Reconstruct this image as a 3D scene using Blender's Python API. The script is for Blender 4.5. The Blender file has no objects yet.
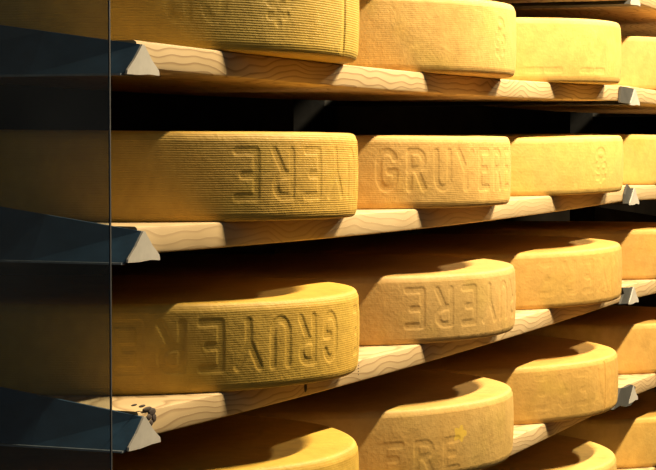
import bpy, bmesh, math, random
from mathutils import Vector, Matrix
random.seed(7)
S = bpy.context.scene
COL = S.collection

# ------------------------------------------------------------------ layout
P = 1.86            # distance between two upright frames
HR = 0.170          # distance between shelves
ARM_W, ARM_H = 0.065, 0.0268
ARM_RISE = 0.14    # how much the arm's ridge climbs per metre towards the post
SET = 0.006         # board front edge behind the arm tips
ZB, TK = 0.0062, 0.0255
SAG = 0.0075
R = 0.2805          # wheel radius
PITCH, OFF = 0.5775, 0.3925
OVER = 0.060        # how far the wheels stand over the board's front edge
WH = 0.0895          # wheel height
YC = SET - OVER + R
CAM = Vector((-1.7227, -0.8869, 0.1108)); TH, PIT, FPX = 0.38215, -0.0445, 2149.6
BOARD_D = 0.34
def row_z(r): return HR * (2 - r)

# ------------------------------------------------------------------ helpers
def link(name, bm, mats, parent=None, smooth=False, angle=None):
    me = bpy.data.meshes.new(name); bm.to_mesh(me); bm.free()
    for m in (mats if isinstance(mats, (list, tuple)) else [mats]): me.materials.append(m)
    if smooth:
        for p in me.polygons: p.use_smooth = True
    o = bpy.data.objects.new(name, me); COL.objects.link(o)
    if parent: o.parent = parent
    if angle is not None: me.set_sharp_from_angle(angle=angle)
    return o
def tag(o, label, cat, group=None):
    o['label'] = label; o['category'] = cat
    if group: o['group'] = group
    return o
def box(bm, a, b):
    vs = [bm.verts.new((x, y, z)) for z in (a[2], b[2]) for y in (a[1], b[1]) for x in (a[0], b[0])]
    for f in ((0,2,3,1),(4,5,7,6),(0,1,5,4),(2,6,7,3),(0,4,6,2),(1,3,7,5)):
        bm.faces.new([vs[i] for i in f])
    return vs
def newmat(name):
    m = bpy.data.materials.new(name); m.use_nodes = True
    nt = m.node_tree; b = nt.nodes['Principled BSDF']
    return m, nt, b
def N(nt, t, **kw):
    n = nt.nodes.new(t)
    for k, v in kw.items():
        if k in n.inputs: n.inputs[k].default_value = v
        else: setattr(n, k, v)
    return n
def ramp(nt, pts):
    n = nt.nodes.new('ShaderNodeValToRGB'); e = n.color_ramp.elements
    while len(e) < len(pts): e.new(0.5)
    for i, (p, c) in enumerate(pts): e[i].position = p; e[i].color = (*c, 1) if len(c) == 3 else c
    return n
def mixc(nt, a, b, fac, mode='MIX'):
    n = nt.nodes.new('ShaderNodeMix'); n.data_type = 'RGBA'; n.blend_type = mode
    L = nt.links.new
    for v, idx in ((fac, 0), (a, 6), (b, 7)):
        if isinstance(v, bpy.types.NodeSocket): L(v, n.inputs[idx])
        else: n.inputs[idx].default_value = v if idx == 0 else (*v, 1)
    return n.outputs[2]
def mth(nt, op, a, b=0.0):
    n = nt.nodes.new('ShaderNodeMath'); n.operation = op
    for i, v in enumerate((a, b)):
        if isinstance(v, bpy.types.NodeSocket): nt.links.new(v, n.inputs[i])
        else: n.inputs[i].default_value = v
    return n.outputs[0]

# ------------------------------------------------------------------ materials
def cheese_material():
    m, nt, b = newmat('cheese_rind'); L = nt.links.new
    tc = N(nt, 'ShaderNodeTexCoord'); oi = N(nt, 'ShaderNodeObjectInfo')
    n1 = N(nt, 'ShaderNodeTexNoise', Scale=7.0, Detail=4.0, Roughness=0.6); L(tc.outputs['Object'], n1.inputs['Vector'])
    off = N(nt, 'ShaderNodeVectorMath', operation='ADD')
    comb = N(nt, 'ShaderNodeCombineXYZ'); L(mth(nt, 'MULTIPLY', oi.outputs['Random'], 40.0), comb.inputs[0])
    L(tc.outputs['Object'], off.inputs[0]); L(comb.outputs[0], off.inputs[1])
    L(off.outputs[0], n1.inputs['Vector'])
    n2 = N(nt, 'ShaderNodeTexNoise', Scale=60.0, Detail=5.0, Roughness=0.65); L(off.outputs[0], n2.inputs['Vector'])
    r1 = ramp(nt, [(0.30, (0.80, 0.80, 0.72)), (0.5, (1, 1, 1)), (0.72, (1.08, 1.0, 0.86))]); L(n1.outputs['Fac'], r1.inputs[0])
    r2 = ramp(nt, [(0.30, (0.86, 0.84, 0.80)), (0.62, (1.05, 1.05, 1.05))]); L(n2.outputs['Fac'], r2.inputs[0])
    c = mixc(nt, oi.outputs['Color'], r1.outputs[0], 0.8, 'MULTIPLY')
    c = mixc(nt, c, r2.outputs[0], 0.8, 'MULTIPLY')
    # greener yellow blotches
    n3 = N(nt, 'ShaderNodeTexNoise', Scale=13.0, Detail=2.0); L(off.outputs[0], n3.inputs['Vector'])
    r3 = ramp(nt, [(0.56, (0, 0, 0)), (0.74, (1, 1, 1))]); L(n3.outputs['Fac'], r3.inputs[0])
    c = mixc(nt, c, mixc(nt, c, (0.86, 1.0, 0.55), 1.0, 'MULTIPLY'), mth(nt, 'MULTIPLY', r3.outputs[0], 0.35))
    L(c, b.inputs['Base Color'])
    b.inputs['Roughness'].default_value = 0.62
    b.inputs['Specular IOR Level'].default_value = 0.3
    b.inputs['Subsurface Weight'].default_value = 0.0
    # cloth weave: fine horizontal ribs pressed in the side
    sep = N(nt, 'ShaderNodeSeparateXYZ'); L(tc.outputs['Object'], sep.inputs[0])
    wob = N(nt, 'ShaderNodeTexNoise', Scale=9.0, Detail=1.0); L(tc.outputs['Object'], wob.inputs['Vector'])
    zz = mth(nt, 'ADD', sep.outputs[2], mth(nt, 'MULTIPLY', wob.outputs['Fac'], 0.003))
    rib = mth(nt, 'SINE', mth(nt, 'MULTIPLY', zz, 2 * math.pi / 0.0023))
    rib = mth(nt, 'MULTIPLY', rib, mth(nt, 'MULTIPLY', oi.outputs['Alpha'], 0.0001))
    fine = N(nt, 'ShaderNodeTexNoise', Scale=220.0, Detail=3.0); L(tc.outputs['Object'], fine.inputs['Vector'])
    mid = N(nt, 'ShaderNodeTexNoise', Scale=45.0, Detail=3.0); L(off.outputs[0], mid.inputs['Vector'])
    h = mth(nt, 'ADD', rib, mth(nt, 'MULTIPLY', fine.outputs['Fac'], 0.0004))
    h = mth(nt, 'ADD', h, mth(nt, 'MULTIPLY', mid.outputs['Fac'], 0.0009))
    bp = N(nt, 'ShaderNodeBump', Strength=1.0, Distance=1.0); L(h, bp.inputs['Height']); L(bp.outputs[0], b.inputs['Normal'])
    return m
def wood_material():
    m, nt, b = newmat('pale_spruce'); L = nt.links.new
    tc = N(nt, 'ShaderNodeTexCoord'); oi = N(nt, 'ShaderNodeObjectInfo')
    comb = N(nt, 'ShaderNodeCombineXYZ'); L(mth(nt, 'MULTIPLY', oi.outputs['Random'], 23.0), comb.inputs[0]); L(mth(nt, 'MULTIPLY', oi.outputs['Random'], 0.05), comb.inputs[1])
    off = N(nt, 'ShaderNodeVectorMath', operation='ADD'); L(tc.outputs['Object'], off.inputs[0]); L(comb.outputs[0], off.inputs[1])
    mp = N(nt, 'ShaderNodeMapping'); mp.inputs['Scale'].default_value = (6, 9, 14); L(off.outputs[0], mp.inputs[0])
    nz = N(nt, 'ShaderNodeTexNoise', Scale=1.0, Detail=2.0, Roughness=0.5); L(mp.outputs[0], nz.inputs['Vector'])
    # growth rings around an axis along the board
    sep = N(nt, 'ShaderNodeSeparateXYZ'); L(off.outputs[0], sep.inputs[0])
    yy = mth(nt, 'MULTIPLY', mth(nt, 'ADD', sep.outputs[1], -0.02), 0.5)
    zz = mth(nt, 'ADD', sep.outputs[2], 0.045)
    rr = mth(nt, 'SQRT', mth(nt, 'ADD', mth(nt, 'MULTIPLY', yy, yy), mth(nt, 'MULTIPLY', zz, zz)))
    rr = mth(nt, 'ADD', rr, mth(nt, 'MULTIPLY', nz.outputs['Fac'], 0.050))
    # knots disturb the rings
    mk = N(nt, 'ShaderNodeMapping'); mk.inputs['Scale'].default_value = (4.3, 6, 6); L(off.outputs[0], mk.inputs[0])
    vo = N(nt, 'ShaderNodeTexVoronoi', Scale=1.0); L(mk.outputs[0], vo.inputs['Vector'])
    kn = ramp(nt, [(0.0, (1, 1, 1)), (0.34, (0, 0, 0))]); L(vo.outputs['Distance'], kn.inputs[0])
    rr = mth(nt, 'ADD', rr, mth(nt, 'MULTIPLY', kn.outputs[0], 0.022))
    w = mth(nt, 'FRACT', mth(nt, 'MULTIPLY', rr, 135.0))
    rg = ramp(nt, [(0.0, (0.68, 0.57, 0.42)), (0.6, (0.63, 0.52, 0.36)), (0.88, (0.30, 0.20, 0.11)), (1.0, (0.66, 0.55, 0.40))]); L(w, rg.inputs[0])
    big = N(nt, 'ShaderNodeTexNoise', Scale=3.0, Detail=4.0); L(off.outputs[0], big.inputs['Vector'])
    rb = ramp(nt, [(0.3, (0.84, 0.80, 0.74)), (0.6, (1, 1, 1))]); L(big.outputs['Fac'], rb.inputs[0])
    base = mixc(nt, (0.66, 0.56, 0.42), rg.outputs[0], oi.outputs['Alpha'])
    c = mixc(nt, base, rb.outputs[0], 0.8, 'MULTIPLY')
    kk = ramp(nt, [(0.0, (1, 1, 1)), (0.075, (0, 0, 0))]); L(vo.outputs['Distance'], kk.inputs[0])
    c = mixc(nt, c, (0.82, 0.72, 0.53), 1.0, 'MULTIPLY')
    c = mixc(nt, c, (0.12, 0.06, 0.03), mth(nt, 'MULTIPLY', kk.outputs[0], 0.85))
    L(c, b.inputs['Base Color']); b.inputs['Roughness'].default_value = 0.65
    b.inputs['Specular IOR Level'].default_value = 0.25
    bp = N(nt, 'ShaderNodeBump', Strength=0.4, Distance=0.0012); L(w, bp.inputs['Height']); L(bp.outputs[0], b.inputs['Normal'])
    return m
def paint(name, c, rough=0.5, metal=0.0, wear=0.25, scale=30.0):
    m, nt, b = newmat(name); L = nt.links.new
    tc = N(nt, 'ShaderNodeTexCoord')
    n = N(nt, 'ShaderNodeTexNoise', Scale=scale, Detail=6.0, Roughness=0.65); L(tc.outputs['Object'], n.inputs['Vector'])
    r = ramp(nt, [(0.3, tuple(v * (1 - wear) for v in c)), (0.65, tuple(min(1, v * (1 + wear)) for v in c))]); L(n.outputs['Fac'], r.inputs[0])
    L(r.outputs[0], b.inputs['Base Color']); b.inputs['Roughness'].default_value = rough; b.inputs['Metallic'].default_value = metal
    bp = N(nt, 'ShaderNodeBump', Strength=0.25, Distance=0.001); L(n.outputs['Fac'], bp.inputs['Height']); L(bp.outputs[0], b.inputs['Normal'])
    return m
CHEESE = cheese_material(); WOOD = wood_material()
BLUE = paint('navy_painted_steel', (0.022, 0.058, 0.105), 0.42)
CAP = paint('pale_grey_cap', (0.38, 0.36, 0.32), 0.6, 0, 0.12)
GREY = paint('grey_galvanised_steel', (0.05, 0.05, 0.047), 0.6, 0.1)
TAPE = paint('brown_adhesive', (0.03, 0.016, 0.009), 0.8, 0, 0.5, 90)
POST = paint('dark_steel', (0.02, 0.02, 0.02), 0.6)
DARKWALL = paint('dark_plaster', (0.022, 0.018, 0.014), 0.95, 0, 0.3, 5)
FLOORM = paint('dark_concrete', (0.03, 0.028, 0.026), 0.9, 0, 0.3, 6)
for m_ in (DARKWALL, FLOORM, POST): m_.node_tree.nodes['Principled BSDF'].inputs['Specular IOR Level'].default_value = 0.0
def panel_material():
    m = bpy.data.materials.new('dusty_clear_panel'); m.use_nodes = True; nt = m.node_tree; L = nt.links.new
    for n in list(nt.nodes):
        if n.type != 'OUTPUT_MATERIAL': nt.nodes.remove(n)
    out = nt.nodes['Material Output']
    tr = N(nt, 'ShaderNodeBsdfTransparent'); tr.inputs[0].default_value = (0.78, 0.82, 0.84, 1)
    df = N(nt, 'ShaderNodeBsdfDiffuse'); df.inputs[0].default_value = (0.40, 0.37, 0.32, 1)
    gl = N(nt, 'ShaderNodeBsdfGlossy', Roughness=0.08); gl.inputs[0].default_value = (0.9, 0.9, 0.9, 1)
    tc = N(nt, 'ShaderNodeTexCoord'); n = N(nt, 'ShaderNodeTexNoise', Scale=6.0, Detail=6.0); L(tc.outputs['Object'], n.inputs['Vector'])
    rp = ramp(nt, [(0.3, (0.06, 0.06, 0.06)), (0.8, (0.14, 0.14, 0.14))]); L(n.outputs['Fac'], rp.inputs[0])
    m1 = N(nt, 'ShaderNodeMixShader'); L(rp.outputs[0], m1.inputs[0]); L(tr.outputs[0], m1.inputs[1]); L(df.outputs[0], m1.inputs[2])
    m2 = N(nt, 'ShaderNodeMixShader'); m2.inputs[0].default_value = 0.03; L(m1.outputs[0], m2.inputs[1]); L(gl.outputs[0], m2.inputs[2])
    L(m2.outputs[0], out.inputs['Surface'])
    return m
PANEL = panel_material(); SPOT = paint('yellow_mould_spot', (0.62, 0.40, 0.045), 0.8, 0, 0.08, 60)
EDGE_LIT = paint('lit_edge_blue_grey', (0.16, 0.19, 0.22), 0.4, 0, 0.3, 40)  # pale tone painted for light caught along the blue arms' lower edge
PEDGE = paint('frosted_panel_edge', (0.05, 0.052, 0.055), 0.5, 0, 0.1)

# ------------------------------------------------------------------ cheese wheels
# letter strokes on a 0..1 (x) by 0..1 (y) cell, polylines
def arc(cx, cy, rx, ry, a0, a1, n=10):
    return [(cx + rx * math.cos(math.radians(a0 + (a1 - a0) * i / n)), cy + ry * math.sin(math.radians(a0 + (a1 - a0) * i / n))) for i in range(n + 1)]
GL = {
 'L': [[(0.15, 1), (0.15, 0), (0.85, 0)]],
 'E': [[(0.85, 1), (0.2, 1), (0.2, 0), (0.85, 0)], [(0.2, 0.52), (0.66, 0.52)]],
 'G': [arc(0.5, 0.68, 0.36, 0.32, 25, 180) + arc(0.5, 0.32, 0.36, 0.32, 180, 360), [(0.86, 0.32), (0.86, 0.46), (0.58, 0.46)]],
 'R': [[(0.18, 0), (0.18, 1)], [(0.18, 1), (0.5, 1)] + arc(0.52, 0.76, 0.32, 0.24, 90, -90) + [(0.18, 0.52)], [(0.5, 0.52), (0.86, 0)]],
 'U': [[(0.16, 1)] + arc(0.5, 0.30, 0.34, 0.30, 180, 360) + [(0.84, 1)]],
 'Y': [[(0.08, 1), (0.5, 0.45), (0.92, 1)], [(0.5, 0.45), (0.5, 0)]],
 '*': [arc(0.5, 0.80, 0.30, 0.16, 0, 360, 12), arc(0.32, 0.42, 0.2, 0.12, 0, 360, 10), arc(0.72, 0.40, 0.2, 0.12, 0, 360, 10), [(0.5, 0.25), (0.5, 0.0)], [(0.2, 0.1), (0.8, 0.12)]],
 '_': [[(0.0, 0), (1.0, 0)]],
 ' ': [],
}
def segdist(px, py, s):
    (ax, ay), (bx, by) = s
    dx, dy = bx - ax, by - ay; l = dx * dx + dy * dy
    t = 0 if l == 0 else max(0, min(1, ((px - ax) * dx + (py - ay) * dy) / l))
    return math.hypot(px - ax - t * dx, py - ay - t * dy)
def wheel_profile():
    # (radius offset from R, z) from the top centre out, down the side, to the bottom centre
    ft = 0.0065
    top = [(-R, WH), (-R * 0.6, WH), (-0.06, WH), (-0.03, WH - 0.0001), (-0.016, WH - 0.0005)]
    c = [(-ft - 0.0025 + ft * math.sin(a), WH - ft + ft * math.cos(a) - 0.0006) for a in [math.radians(v) for v in (8, 25, 45, 65, 82)]]
    side = []
    nz = 56
    for i in range(nz + 1):
        z = (WH - ft - 0.002) * (1 - i / nz) + (ft + 0.001) * i / nz
        u = (z - WH / 2) / (WH / 2)
        side.append((-0.0022 * abs(u) ** 2.2, z))
    fb = 0.0045
    d = [(-fb - 0.0028 + fb * math.cos(a), fb - fb * math.sin(a)) for a in [math.radians(v) for v in (15, 40, 65, 90)]]
    bot = [(-0.03, 0), (-0.12, 0), (-R, 0)]
    return top + c, side, d + bot
def wheel_mesh(marks, seam=None, seed=0):
    """marks: (text, centre angle, cell width m, cell height m, centre z, upside_down, depth)"""
    rnd = random.Random(seed)
    segs = []
    for (text, ac, cw, chh, zc, flip, dep) in marks:
        n = len(text)
        for i, chh_ in enumerate(text):
            for st in GL[chh_]:
                for p, q in zip(st[:-1], st[1:]):
                    def tr(pt):
                        gw = cw * 0.76
                        x = (i - n / 2 + 0.5) * cw + (pt[0] - 0.5) * gw; y = (pt[1] - 0.5) * chh
                        if flip: x, y = -x, -y
                        return (x, y + zc)
                    segs.append((tr(p), tr(q), ac, dep))
    groups = {}
    for a, b, ac, dep in segs: groups.setdefault((ac, dep), []).append((a, b))
    # angle list: dense where the marks are
    dense = []
    for (ac, dep), sg in groups.items():
        xs = [v[0] for s in sg for v in s]; dense.append((ac + (min(xs) - 0.01) / R, ac + (max(xs) + 0.01) / R))
    if seam is not None: dense.append((seam - 0.03, seam + 0.03))
    angs = []; a = -math.pi
    while a < math.pi - 0.002:
        angs.append(a)
        a += (0.0013 / R) if any(lo <= a <= hi for lo, hi in dense) else 0.035
    top, side, bot = wheel_profile()
    ph = [rnd.uniform(0, 6.28) for _ in range(6)]
    def wob(a): return 0.0009 * math.sin(2 * a + ph[0]) + 0.0006 * math.sin(5 * a + ph[1]) + 0.0004 * math.sin(11 * a + ph[2])
    def smooth(d, w=0.0029, e=0.0020):
        t = (d - w) / e
        return 1.0 if t <= 0 else 0.0 if t >= 1 else 1 - t * t * (3 - 2 * t)
    bm = bmesh.new(); rings = []
    prof = [(p, 't') for p in top] + [(p, 's') for p in side] + [(p, 'b') for p in bot]
    index = {}
    for (ac, dep), sg in groups.items():
        for s in sg:
            lo = int((min(s[0][0], s[1][0]) - 0.006) // 0.004); hi = int((max(s[0][0], s[1][0]) + 0.006) // 0.004)
            for k in range(lo, hi + 1): index.setdefault((ac, k), []).append((s, dep))
    acs = sorted({k[0] for k in groups})
    for a in angs:
        near = []
        for ac in acs:
            x = (a - ac) * R
            for s, dep in index.get((ac, int(x // 0.004)), []): near.append((x, s, dep))
        col = []
        for (ro, z), kind in prof[1:-1]:
            r = R + ro + wob(a) * (1 if kind != 't' or ro > -0.1 else 0)
            if kind == 's' and near:
                best = 0
                for x, s, dep in near:
                    if min(s[0][1], s[1][1]) - 0.005 < z < max(s[0][1], s[1][1]) + 0.005:
                        best = max(best, dep * smooth(segdist(x, z, s)))
                r -= best * 0.36
            if seam is not None and kind in 's':
                r -= 0.0022 * smooth(abs((a - seam) * R), 0.0009, 0.0014)
            zz = z + (0.0006 * math.sin(3 * a + ph[3]) if kind != 'b' else 0)
            col.append(bm.verts.new((r * math.cos(a), r * math.sin(a), zz)))
        rings.append(col)
    ct = bm.verts.new((0, 0, WH)); cb = bm.verts.new((0, 0, 0))
    n = len(rings)
    for i in range(n):
        A, B = rings[i], rings[(i + 1) % n]
        bm.faces.new((ct, A[0], B[0]))
        for j in range(len(A) - 1): bm.faces.new((A[j], A[j + 1], B[j + 1], B[j]))
        bm.faces.new((A[-1], cb, B[-1]))
    return bm
def add_spot(o, ang, z, rad, mat):
    o.data.materials.append(mat)
    for p in o.data.polygons:
        c = p.center
        a = (math.atan2(c.y, c.x) - ang) * R
        if math.hypot(c.x, c.y) > R - 0.012 and math.hypot(a * 0.8, c.z - z) < rad * (1 + 0.2 * math.sin(5 * math.atan2(a, c.z - z))): p.material_index = 1
def px_angle(px, cx):
    """angle on the wheel centred at (cx, YC) of the point met at image column px, by the sight line"""
    t = TH - math.atan((px - 328) / FPX); d = Vector((math.cos(t), math.sin(t)))
    o = Vector((CAM.x - cx, CAM.y - YC)); bq = o.dot(d); q = bq * bq - (o.dot(o) - R * R)
    h = -bq - math.sqrt(max(q, 0)); p = o + d * h
    return math.atan2(p.y, p.x)
def wheel_x(i):
    return OFF + i * PITCH if i < 3 else P + OFF + (i - 3) * PITCH
def sag_at(x):
    t = (x % P) / P
    return -SAG * 4 * t * (1 - t), -SAG * 4 * (1 - 2 * t) / P
YEL = (0.53, 0.345, 0.052); TAN = (0.51, 0.315, 0.100); ORA = (0.54, 0.32, 0.082); PAL = (0.58, 0.375, 0.108)
LH = 0.0455; LW = 0.0385
T = 'LE GRUYERE'
# (row, wheel): colour, rib strength, marks, seam, label
def mk(text, px, row, i, flip, w=LW, h=LH, zc=0.047, dep=0.0016):
    return (text, px_angle(px, wheel_x(i)), w, h, zc, flip, dep)
W = {}
W[(1,0)] = (YEL, 1.0, [mk('*', 282, 1, 0, False, 0.05, 0.055, 0.055, .0014), mk('GRUYERE', 105, 1, 0, True, zc=0.05, dep=0.0008)], 347, 'yellow cheese wheel with a stamped emblem and vertical seam, above the highest blue shelf arm')
W[(1,1)] = (PAL, 0.25, [mk('*', 498, 1, 1, False, 0.045, 0.045, 0.045)], None, 'bright yellow cheese wheel second from left on the top full shelf')
W[(1,2)] = (PAL, 0.1, [mk('__ __', 572, 1, 2, False, 0.036, 0.02, 0.026, 0.0014)], None, 'pale golden cheese wheel third on the top full shelf, left of the grey clip')
W[(2,0)] = (YEL, 0.9, [('GRUYERE', -0.456 / R, 0.047, LH, 0.047, True, 0.0016)], None, 'ribbed cheese wheel with large upside down lettering on the second shelf, nearest the glass')
W[(2,1)] = (PAL, 0.4, [('GRUYERE', -0.541 / R, 0.0415, LH, 0.047, False, 0.0016)], None, 'golden cheese wheel with the lettering upright, middle of the second shelf')
W[(2,2)] = (PAL, 0.2, [mk('*', 598, 2, 2, False, 0.05, 0.05, 0.045)], None, 'smooth pale cheese wheel with small round stamp, third on the second shelf')
W[(3,0)] = (YEL, 0.5, [('LE GRUYERE', -0.530 / R, 0.0425, LH, 0.047, True, 0.0020)], None, 'olive yellow cheese wheel with deep upside down letters on the third shelf, nearest the glass')
W[(3,1)] = (TAN, 0.15, [('GRUYERE', -0.496 / R, 0.046, LH, 0.047, True, 0.0016)], None, 'pinkish tan cheese wheel with upside down letters, middle of the third shelf')
W[(3,2)] = (ORA, 0.1, [('GRUYERE', -0.50 / R, 0.043, LH, 0.047, True, 0.0007)], None, 'orange yellow cheese wheel with worn imprint, third on the third shelf')
W[(4,0)] = (YEL, 0.3, [], None, 'cheese wheel at the bottom edge with only its lit curved top showing')
W[(4,1)] = (TAN, 0.1, [mk('_', 462, 4, 1, False, 0.02, 0.001, 0.052, 0.0), mk('ERE', 425, 4, 1, False, 0.046, 0.036, 0.028, 0.0012)], None, 'tan cheese wheel with a small yellow spot, large in the bottom middle')
W[(4,2)] = (ORA, 0.1, [('GRUYERE', -0.50 / R, 0.043, LH, 0.047, True, 0.0007)], 608, 'orange cheese wheel with a dark seam at its right edge, on the fourth shelf')
W[(5,2)] = (PAL, 0.1, [], None, 'cheese wheel at the bottom edge below the seamed one, only its top showing')
W[(1,3)] = (PAL, 0.1, [], None, 'cheese wheel cut by the right edge on the top full shelf, past the grey clip')
W[(2,3)] = (PAL, 0.1, [], None, 'cheese wheel cut by the right edge on the second shelf')
W[(3,3)] = (ORA, 0.1, [], None, 'cheese wheel cut by the right edge on the third shelf')
W[(4,3)] = (ORA, 0.1, [], None, 'cheese wheel cut by the right edge on the fourth shelf, half shadowed')
W[(5,3)] = (ORA, 0.1, [], None, 'lowest cheese wheel at the right edge, in the bottom corner')
plain = None
ZS = {(2,2): 0.985, (3,0): 1.01, (3,1): 0.975, (3,2): 0.965, (4,2): 0.97}      # wheels differ a little in height
DX = {(1,0): -.008, (1,1): .008, (2,0): -.005, (2,1): -.011, (2,2): .020, (3,0): -.007, (3,1): .009, (3,2): .015, (4,0): -.003, (4,2): -.010, (5,2): -.008}
for (r, i), (colr, ribs, marks, seam, label) in sorted(W.items()):
    cx = wheel_x(i)
    seam_a = px_angle(seam, cx) if seam else None
    if marks or seam_a is not None:
        o = link('cheese_wheel', wheel_mesh(marks, seam_a, r * 10 + i), CHEESE, smooth=True)
    elif plain is None:
        o = plain = link('cheese_wheel', wheel_mesh([], None, 3), CHEESE, smooth=True)
    else:
        o = plain.copy(); COL.objects.link(o)
    cx += DX.get((r, i), 0)
    dz, sl = sag_at(cx)
    o.location = (cx, YC, row_z(r) + ZB + TK + dz + 0.0004)
    o.rotation_euler = (0, -math.atan(sl), 0); o.scale.z = ZS.get((r, i), 1.075 if r == 1 else 1.015)
    jit = random.Random(r * 31 + i * 7)
    if (r, i) == (4, 1): add_spot(o, px_angle(462, cx), 0.052, 0.009, SPOT)
    o.color = (*[c * jit.uniform(0.96, 1.04) for c in colr], ribs)
    tag(o, label, 'cheese', 'gruyere wheels ripening on the boards')

# ------------------------------------------------------------------ boards
def arm_h(y): return ARM_H + ARM_RISE * max(0, y)
def flank(y, z): return ARM_W / 2 * (1 - min(1, z / arm_h(y)))      # half width of the arm at height z
def board(bay, r, label):
    bm = bmesh.new(); n = 40
    ys = [(SET + 0.0035, 0), (SET + 0.001, 0.0012), (SET, 0.0035)]
    prof = [(SET + 0.003, ZB), (SET + 0.0008, ZB + 0.0012), (SET, ZB + 0.0035), (SET, ZB + TK - 0.0035), (SET + 0.0008, ZB + TK - 0.0012), (SET + 0.003, ZB + TK),
            (0.12, ZB + TK), (0.2, ZB + TK), (0.28, ZB + TK), (BOARD_D, ZB + TK), (BOARD_D, ZB), (0.28, ZB), (0.2, ZB), (0.12, ZB)]
    rings = []
    for k in range(n + 1):
        t = k / n; ring = []
        for (y, z) in prof:
            m = ARM_W / 2 + 0.0006
            x0 = bay * P + m + flank(y, z); x1 = (bay + 1) * P + m - 0.0012 - flank(y, z)
            x = x0 + (x1 - x0) * t
            dz, _ = sag_at(min(max(x - bay * P, 0.0), P - 1e-6))
            ring.append(bm.verts.new((x, y + 0.0006 * math.sin(7 * t + r + y * 5), z + dz)))
        rings.append(ring)
    m_ = len(prof)
    for a, b in zip(rings[:-1], rings[1:]):
        for j in range(m_): bm.faces.new((a[j], b[j], b[(j + 1) % m_], a[(j + 1) % m_]))
    bm.faces.new(rings[0]); bm.faces.new(list(reversed(rings[-1])))
    bmesh.ops.recalc_face_normals(bm, faces=bm.faces[:])
    o = link('shelf_board', bm, WOOD, smooth=True, angle=0.7)
    o.location.z = row_z(r); o.color = (1, 1, 1, 0.8 if r <= 1 else 0.4 if r == 2 else 0.7)
    return tag(o, label, 'shelf', 'spruce boards carrying the cheese')
BL = {
 (0,0): 'underside of the uppermost spruce board at the top right corner, left of the metal clip',
 (0,1): 'board stub in the top right corner past the metal clip',
 (1,0): 'spruce board with dark wavy grain under the top full row of cheeses',
 (2,0): 'pale spruce board under the second row, its front edge lit in patches',
 (3,0): 'spruce board with a small nail mark, rising steeply under the third row',
 (4,0): 'spruce board showing between cheeses at the lower right, under the seamed wheel',
 (5,0): 'lowest spruce board, hardly visible below the bottom cheeses',
 (1,1): 'board past the flat grey clip at the right edge, top full row',
 (2,1): 'board past the pointed metal arm tip at the right edge, second row',
 (3,1): 'board past the metal arm tip at the right edge, third row',
 (4,1): 'board past the crumpled metal tip at the right edge, fourth row',
 (5,1): 'lowest board at the right edge, under the corner cheese',
}
def on_board(px, py):
    a = TH - math.atan((px - 328) / FPX); x = CAM.x + (SET - CAM.y) / math.tan(a)
    depth = (x - CAM.x) * math.cos(TH) + (SET - CAM.y) * math.sin(TH)
    return x, CAM.z + (235 - py) / FPX * depth + depth * math.tan(PIT)
def marks_on(o, name, pts, mat):
    bm = bmesh.new()
    for (px, py, w_, h_) in pts:
        x, z = on_board(px, py); z -= o.location.z
        m = Matrix.Translation((x, SET - 0.0002, z)) @ Matrix.Diagonal((w_, 0.0009, h_, 1))
        bmesh.ops.create_icosphere(bm, subdivisions=2, radius=1, matrix=m)
    c = link(name, bm, mat, o, smooth=True); return c
for (r, b), lab in BL.items():
    o = board(b, r, lab)
    if (r, b) == (3, 0):
        marks_on(o, 'nail_mark', [(305, 388, 0.005, 0.0065)], TAPE)
        marks_on(o, 'printed_dots', [(358, y, 0.0012, 0.0008) for y in (366, 369, 372, 375)], TAPE)
        c = marks_on(o, 'brown_residue', [(146, 410, .010, .0022), (151, 413, .008, .004), (148, 418, .006, .003), (153, 419, .005, .004), (150, 424, .004, .003), (141, 407, .007, .0013), (133, 406, .006, .001)], TAPE)
        c['label'] = 'dark brown crumbling residue'

# ------------------------------------------------------------------ cantilever frames
def arm_mesh(y1):
    bm = bmesh.new(); A = []
    for y in [0.0012, 0.1, 0.3, y1]:
        h = arm_h(y)
        A.append([bm.verts.new(v) for v in ((0, y, 0), (ARM_W, y, 0), (ARM_W / 2 + 0.002, y, h), (ARM_W / 2 - 0.002, y, h))])
    for a, b in zip(A[:-1], A[1:]):
        for j in range(4): bm.faces.new((a[j], a[(j + 1) % 4], b[(j + 1) % 4], b[j]))
    bm.faces.new(A[0]); bm.faces.new(A[-1])
    bmesh.ops.recalc_face_normals(bm, faces=bm.faces[:])
    return bm
def cap_mesh(k):
    rn = random.Random(k)
    bm = bmesh.new(); out = []
    base = [(0.0, -0.0005), (0.35, -0.0010), (0.7, 0.0002), (1.0, -0.0008)]
    pts = [(ARM_W * u, v + rn.uniform(-0.0006, 0.0006)) for u, v in base] + [(ARM_W - 0.001, 0.004), (ARM_W * 0.76, ARM_H * 0.5), (ARM_W / 2 + 0.002, ARM_H), (ARM_W / 2 - 0.002, ARM_H), (ARM_W * 0.24, ARM_H * 0.5), (0.001, 0.003)]
    f = [bm.verts.new((x, -0.0008, z)) for x, z in pts]; b = [bm.verts.new((x, 0.0012, z)) for x, z in pts]
    bm.faces.new(f); bm.faces.new(list(reversed(b)))
    for j in range(len(f)): bm.faces.new((f[j], b[j], b[(j + 1) % len(f)], f[(j + 1) % len(f)]))
    bmesh.ops.recalc_face_normals(bm, faces=bm.faces[:])
    return bm
YP = 0.56
CLIPS = {1: [(621, 103.5), (633, 104.5), (636, 88), (622, 86.5)],
         2: [(626, 205), (633, 206), (635.5, 192), (632, 190), (629, 185), (626.5, 195)],
         3: [(622.5, 302), (631, 304), (637, 289), (633, 287.5), (624, 285), (626, 292)],
         4: [(615, 402), (622, 401), (627, 405), (632, 406), (638, 400.5), (635.5, 394), (637, 388.5), (633, 384), (627, 384.5), (622, 383), (619, 393)]}
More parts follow.
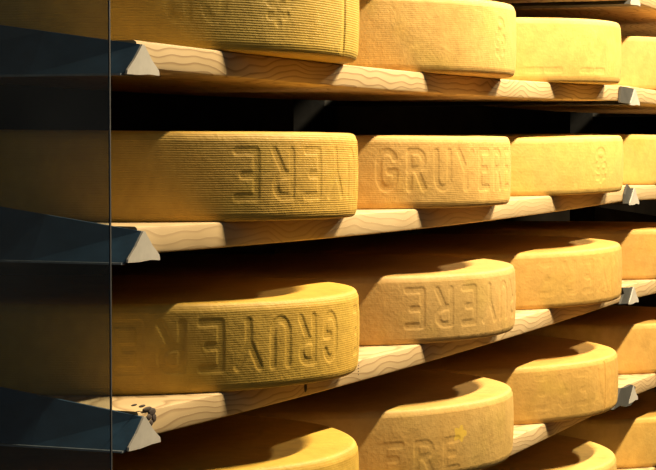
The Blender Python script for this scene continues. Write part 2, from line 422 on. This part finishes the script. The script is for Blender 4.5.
def frame(k, label, armmat, rows):
    e = bpy.data.objects.new('cantilever_frame', None); COL.objects.link(e)
    e.location = (k * P, YP, -1.30); tag(e, label, 'shelf frame', 'steel frames of the cheese rack')
    bm = bmesh.new()
    box(bm, (0.0, 0, 0), (0.065, 0.06, 2.75)); box(bm, (-0.06, -0.03, 0), (0.125, 0.1, 0.012))
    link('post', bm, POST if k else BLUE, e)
    for r in rows:
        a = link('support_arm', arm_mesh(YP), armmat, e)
        a.location = (0, -YP, row_z(r) + 1.30)
        if k == 0:
            bm = bmesh.new(); box(bm, (-0.004, 0.004, -0.002), (0.004, YP, -0.0002)); link('lower_edge_highlight', bm, EDGE_LIT, a)  # thin strip added as a painted highlight on the arm's lower edge
        if k == 1 and r in CLIPS:
            pts = [((px - 630) * 0.007, (y0 - py) * 0.0016) for y0 in [{1: 105, 2: 206.5, 3: 304.5, 4: 403}[r]] for px, py in CLIPS[r]]
            bm = bmesh.new(); f = [bm.verts.new((x, -0.0005 if r == 4 else 0.0016, z)) for x, z in pts]; b = [bm.verts.new((x, 0.0052, z)) for x, z in pts]
            bm.faces.new(f); bm.faces.new(list(reversed(b)))
            for j in range(len(f)): bm.faces.new((f[j], b[j], b[(j + 1) % len(f)], f[(j + 1) % len(f)]))
            bmesh.ops.recalc_face_normals(bm, faces=bm.faces[:])
            link('metal_clip', bm, GREY, a)
        c = link('end_cap', cap_mesh(r * 3 + k), CAP, a); c['label'] = 'pale grey triangular tip'
    return e
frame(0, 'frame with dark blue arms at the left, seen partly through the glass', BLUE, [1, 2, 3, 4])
frame(1, 'frame with short grey metal tips between boards near the right edge', GREY, [0, 1, 2, 3, 4, 5])
frame(2, 'farthest frame beyond the right edge of the boards', GREY, [0, 1, 2, 3, 4, 5])

# ------------------------------------------------------------------ clear end panel
e = bpy.data.objects.new('clear_end_panel', None); COL.objects.link(e)
e.location = (-0.12, -0.046, -1.30)
tag(e, 'dusty clear panel closing the rack end, dimming the left edge of the view', 'panel')
bm = bmesh.new(); box(bm, (0, 0.0012, 0.02), (0.002, 0.72, 2.4)); link('pane', bm, PANEL, e)
bm = bmesh.new(); box(bm, (0, 0, 0.02), (0.002, 0.0012, 2.4)); link('pane_edge', bm, PEDGE, e)
bm = bmesh.new(); box(bm, (-0.015, -0.01, 0), (0.02, 0.74, 0.02)); link('floor_channel', bm, POST, e)

# ------------------------------------------------------------------ cellar
def struct(name, a, b, m):
    bm = bmesh.new(); box(bm, a, b); o = link(name, bm, m); o['kind'] = 'structure'; return o
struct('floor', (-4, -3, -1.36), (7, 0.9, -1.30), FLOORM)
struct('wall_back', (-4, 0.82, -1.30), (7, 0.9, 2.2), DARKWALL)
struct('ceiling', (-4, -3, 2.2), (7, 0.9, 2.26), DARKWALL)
struct('light_blocker_1', (-4, 0.06, 0.64), (7, 0.82, 0.67), DARKWALL)  # unseen slab added to keep the aisle light off the back wall
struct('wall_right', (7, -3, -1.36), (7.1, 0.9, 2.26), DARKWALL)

# ------------------------------------------------------------------ lamps and an added cool fill
def area_light(x, y, z, sx, sy, power, col, tgt):
    l = bpy.data.lights.new('rack_light', 'AREA'); l.shape = 'RECTANGLE'; l.size = sx; l.size_y = sy
    l.energy = power; l.color = col
    o = bpy.data.objects.new('rack_light', l); COL.objects.link(o); o.location = (x, y, z)
    o.rotation_euler = (Vector(tgt) - Vector((x, y, z))).to_track_quat('-Z', 'Y').to_euler()
    return o
WARM = (1.0, 0.80, 0.50)
area_light(1.25, -0.86, 1.45, 0.90, 0.05, 120, WARM, (1.2, 0, 0))
area_light(3.2, -0.86, 1.45, 0.80, 0.05, 84, WARM, (3.0, 0, 0))
area_light(-3.2, -1.6, 1.2, 0.9, 0.9, 8, (0.62, 0.80, 1.0), (0, 0.1, 0))  # cool fill added to brighten panel and blue arms, stands in for visitor-side daylight
w = bpy.data.worlds.new('world'); S.world = w; w.use_nodes = True
w.node_tree.nodes['Background'].inputs[0].default_value = (0.45, 0.62, 0.9, 1)
w.node_tree.nodes['Background'].inputs[1].default_value = 0.02

# ------------------------------------------------------------------ camera
cd = bpy.data.cameras.new('camera'); cam = bpy.data.objects.new('camera', cd); COL.objects.link(cam)
cd.sensor_width = 36; cd.lens = FPX * 36 / 656; cd.clip_start = 0.01
F = Vector((math.cos(TH) * math.cos(PIT), math.sin(TH) * math.cos(PIT), math.sin(PIT)))
cam.location = CAM; cam.rotation_euler = F.to_track_quat('-Z', 'Y').to_euler()
S.camera = cam
S.view_settings.view_transform = 'Standard'; S.view_settings.look = 'None'
S.view_settings.exposure = 0.16; S.view_settings.gamma = 1.0
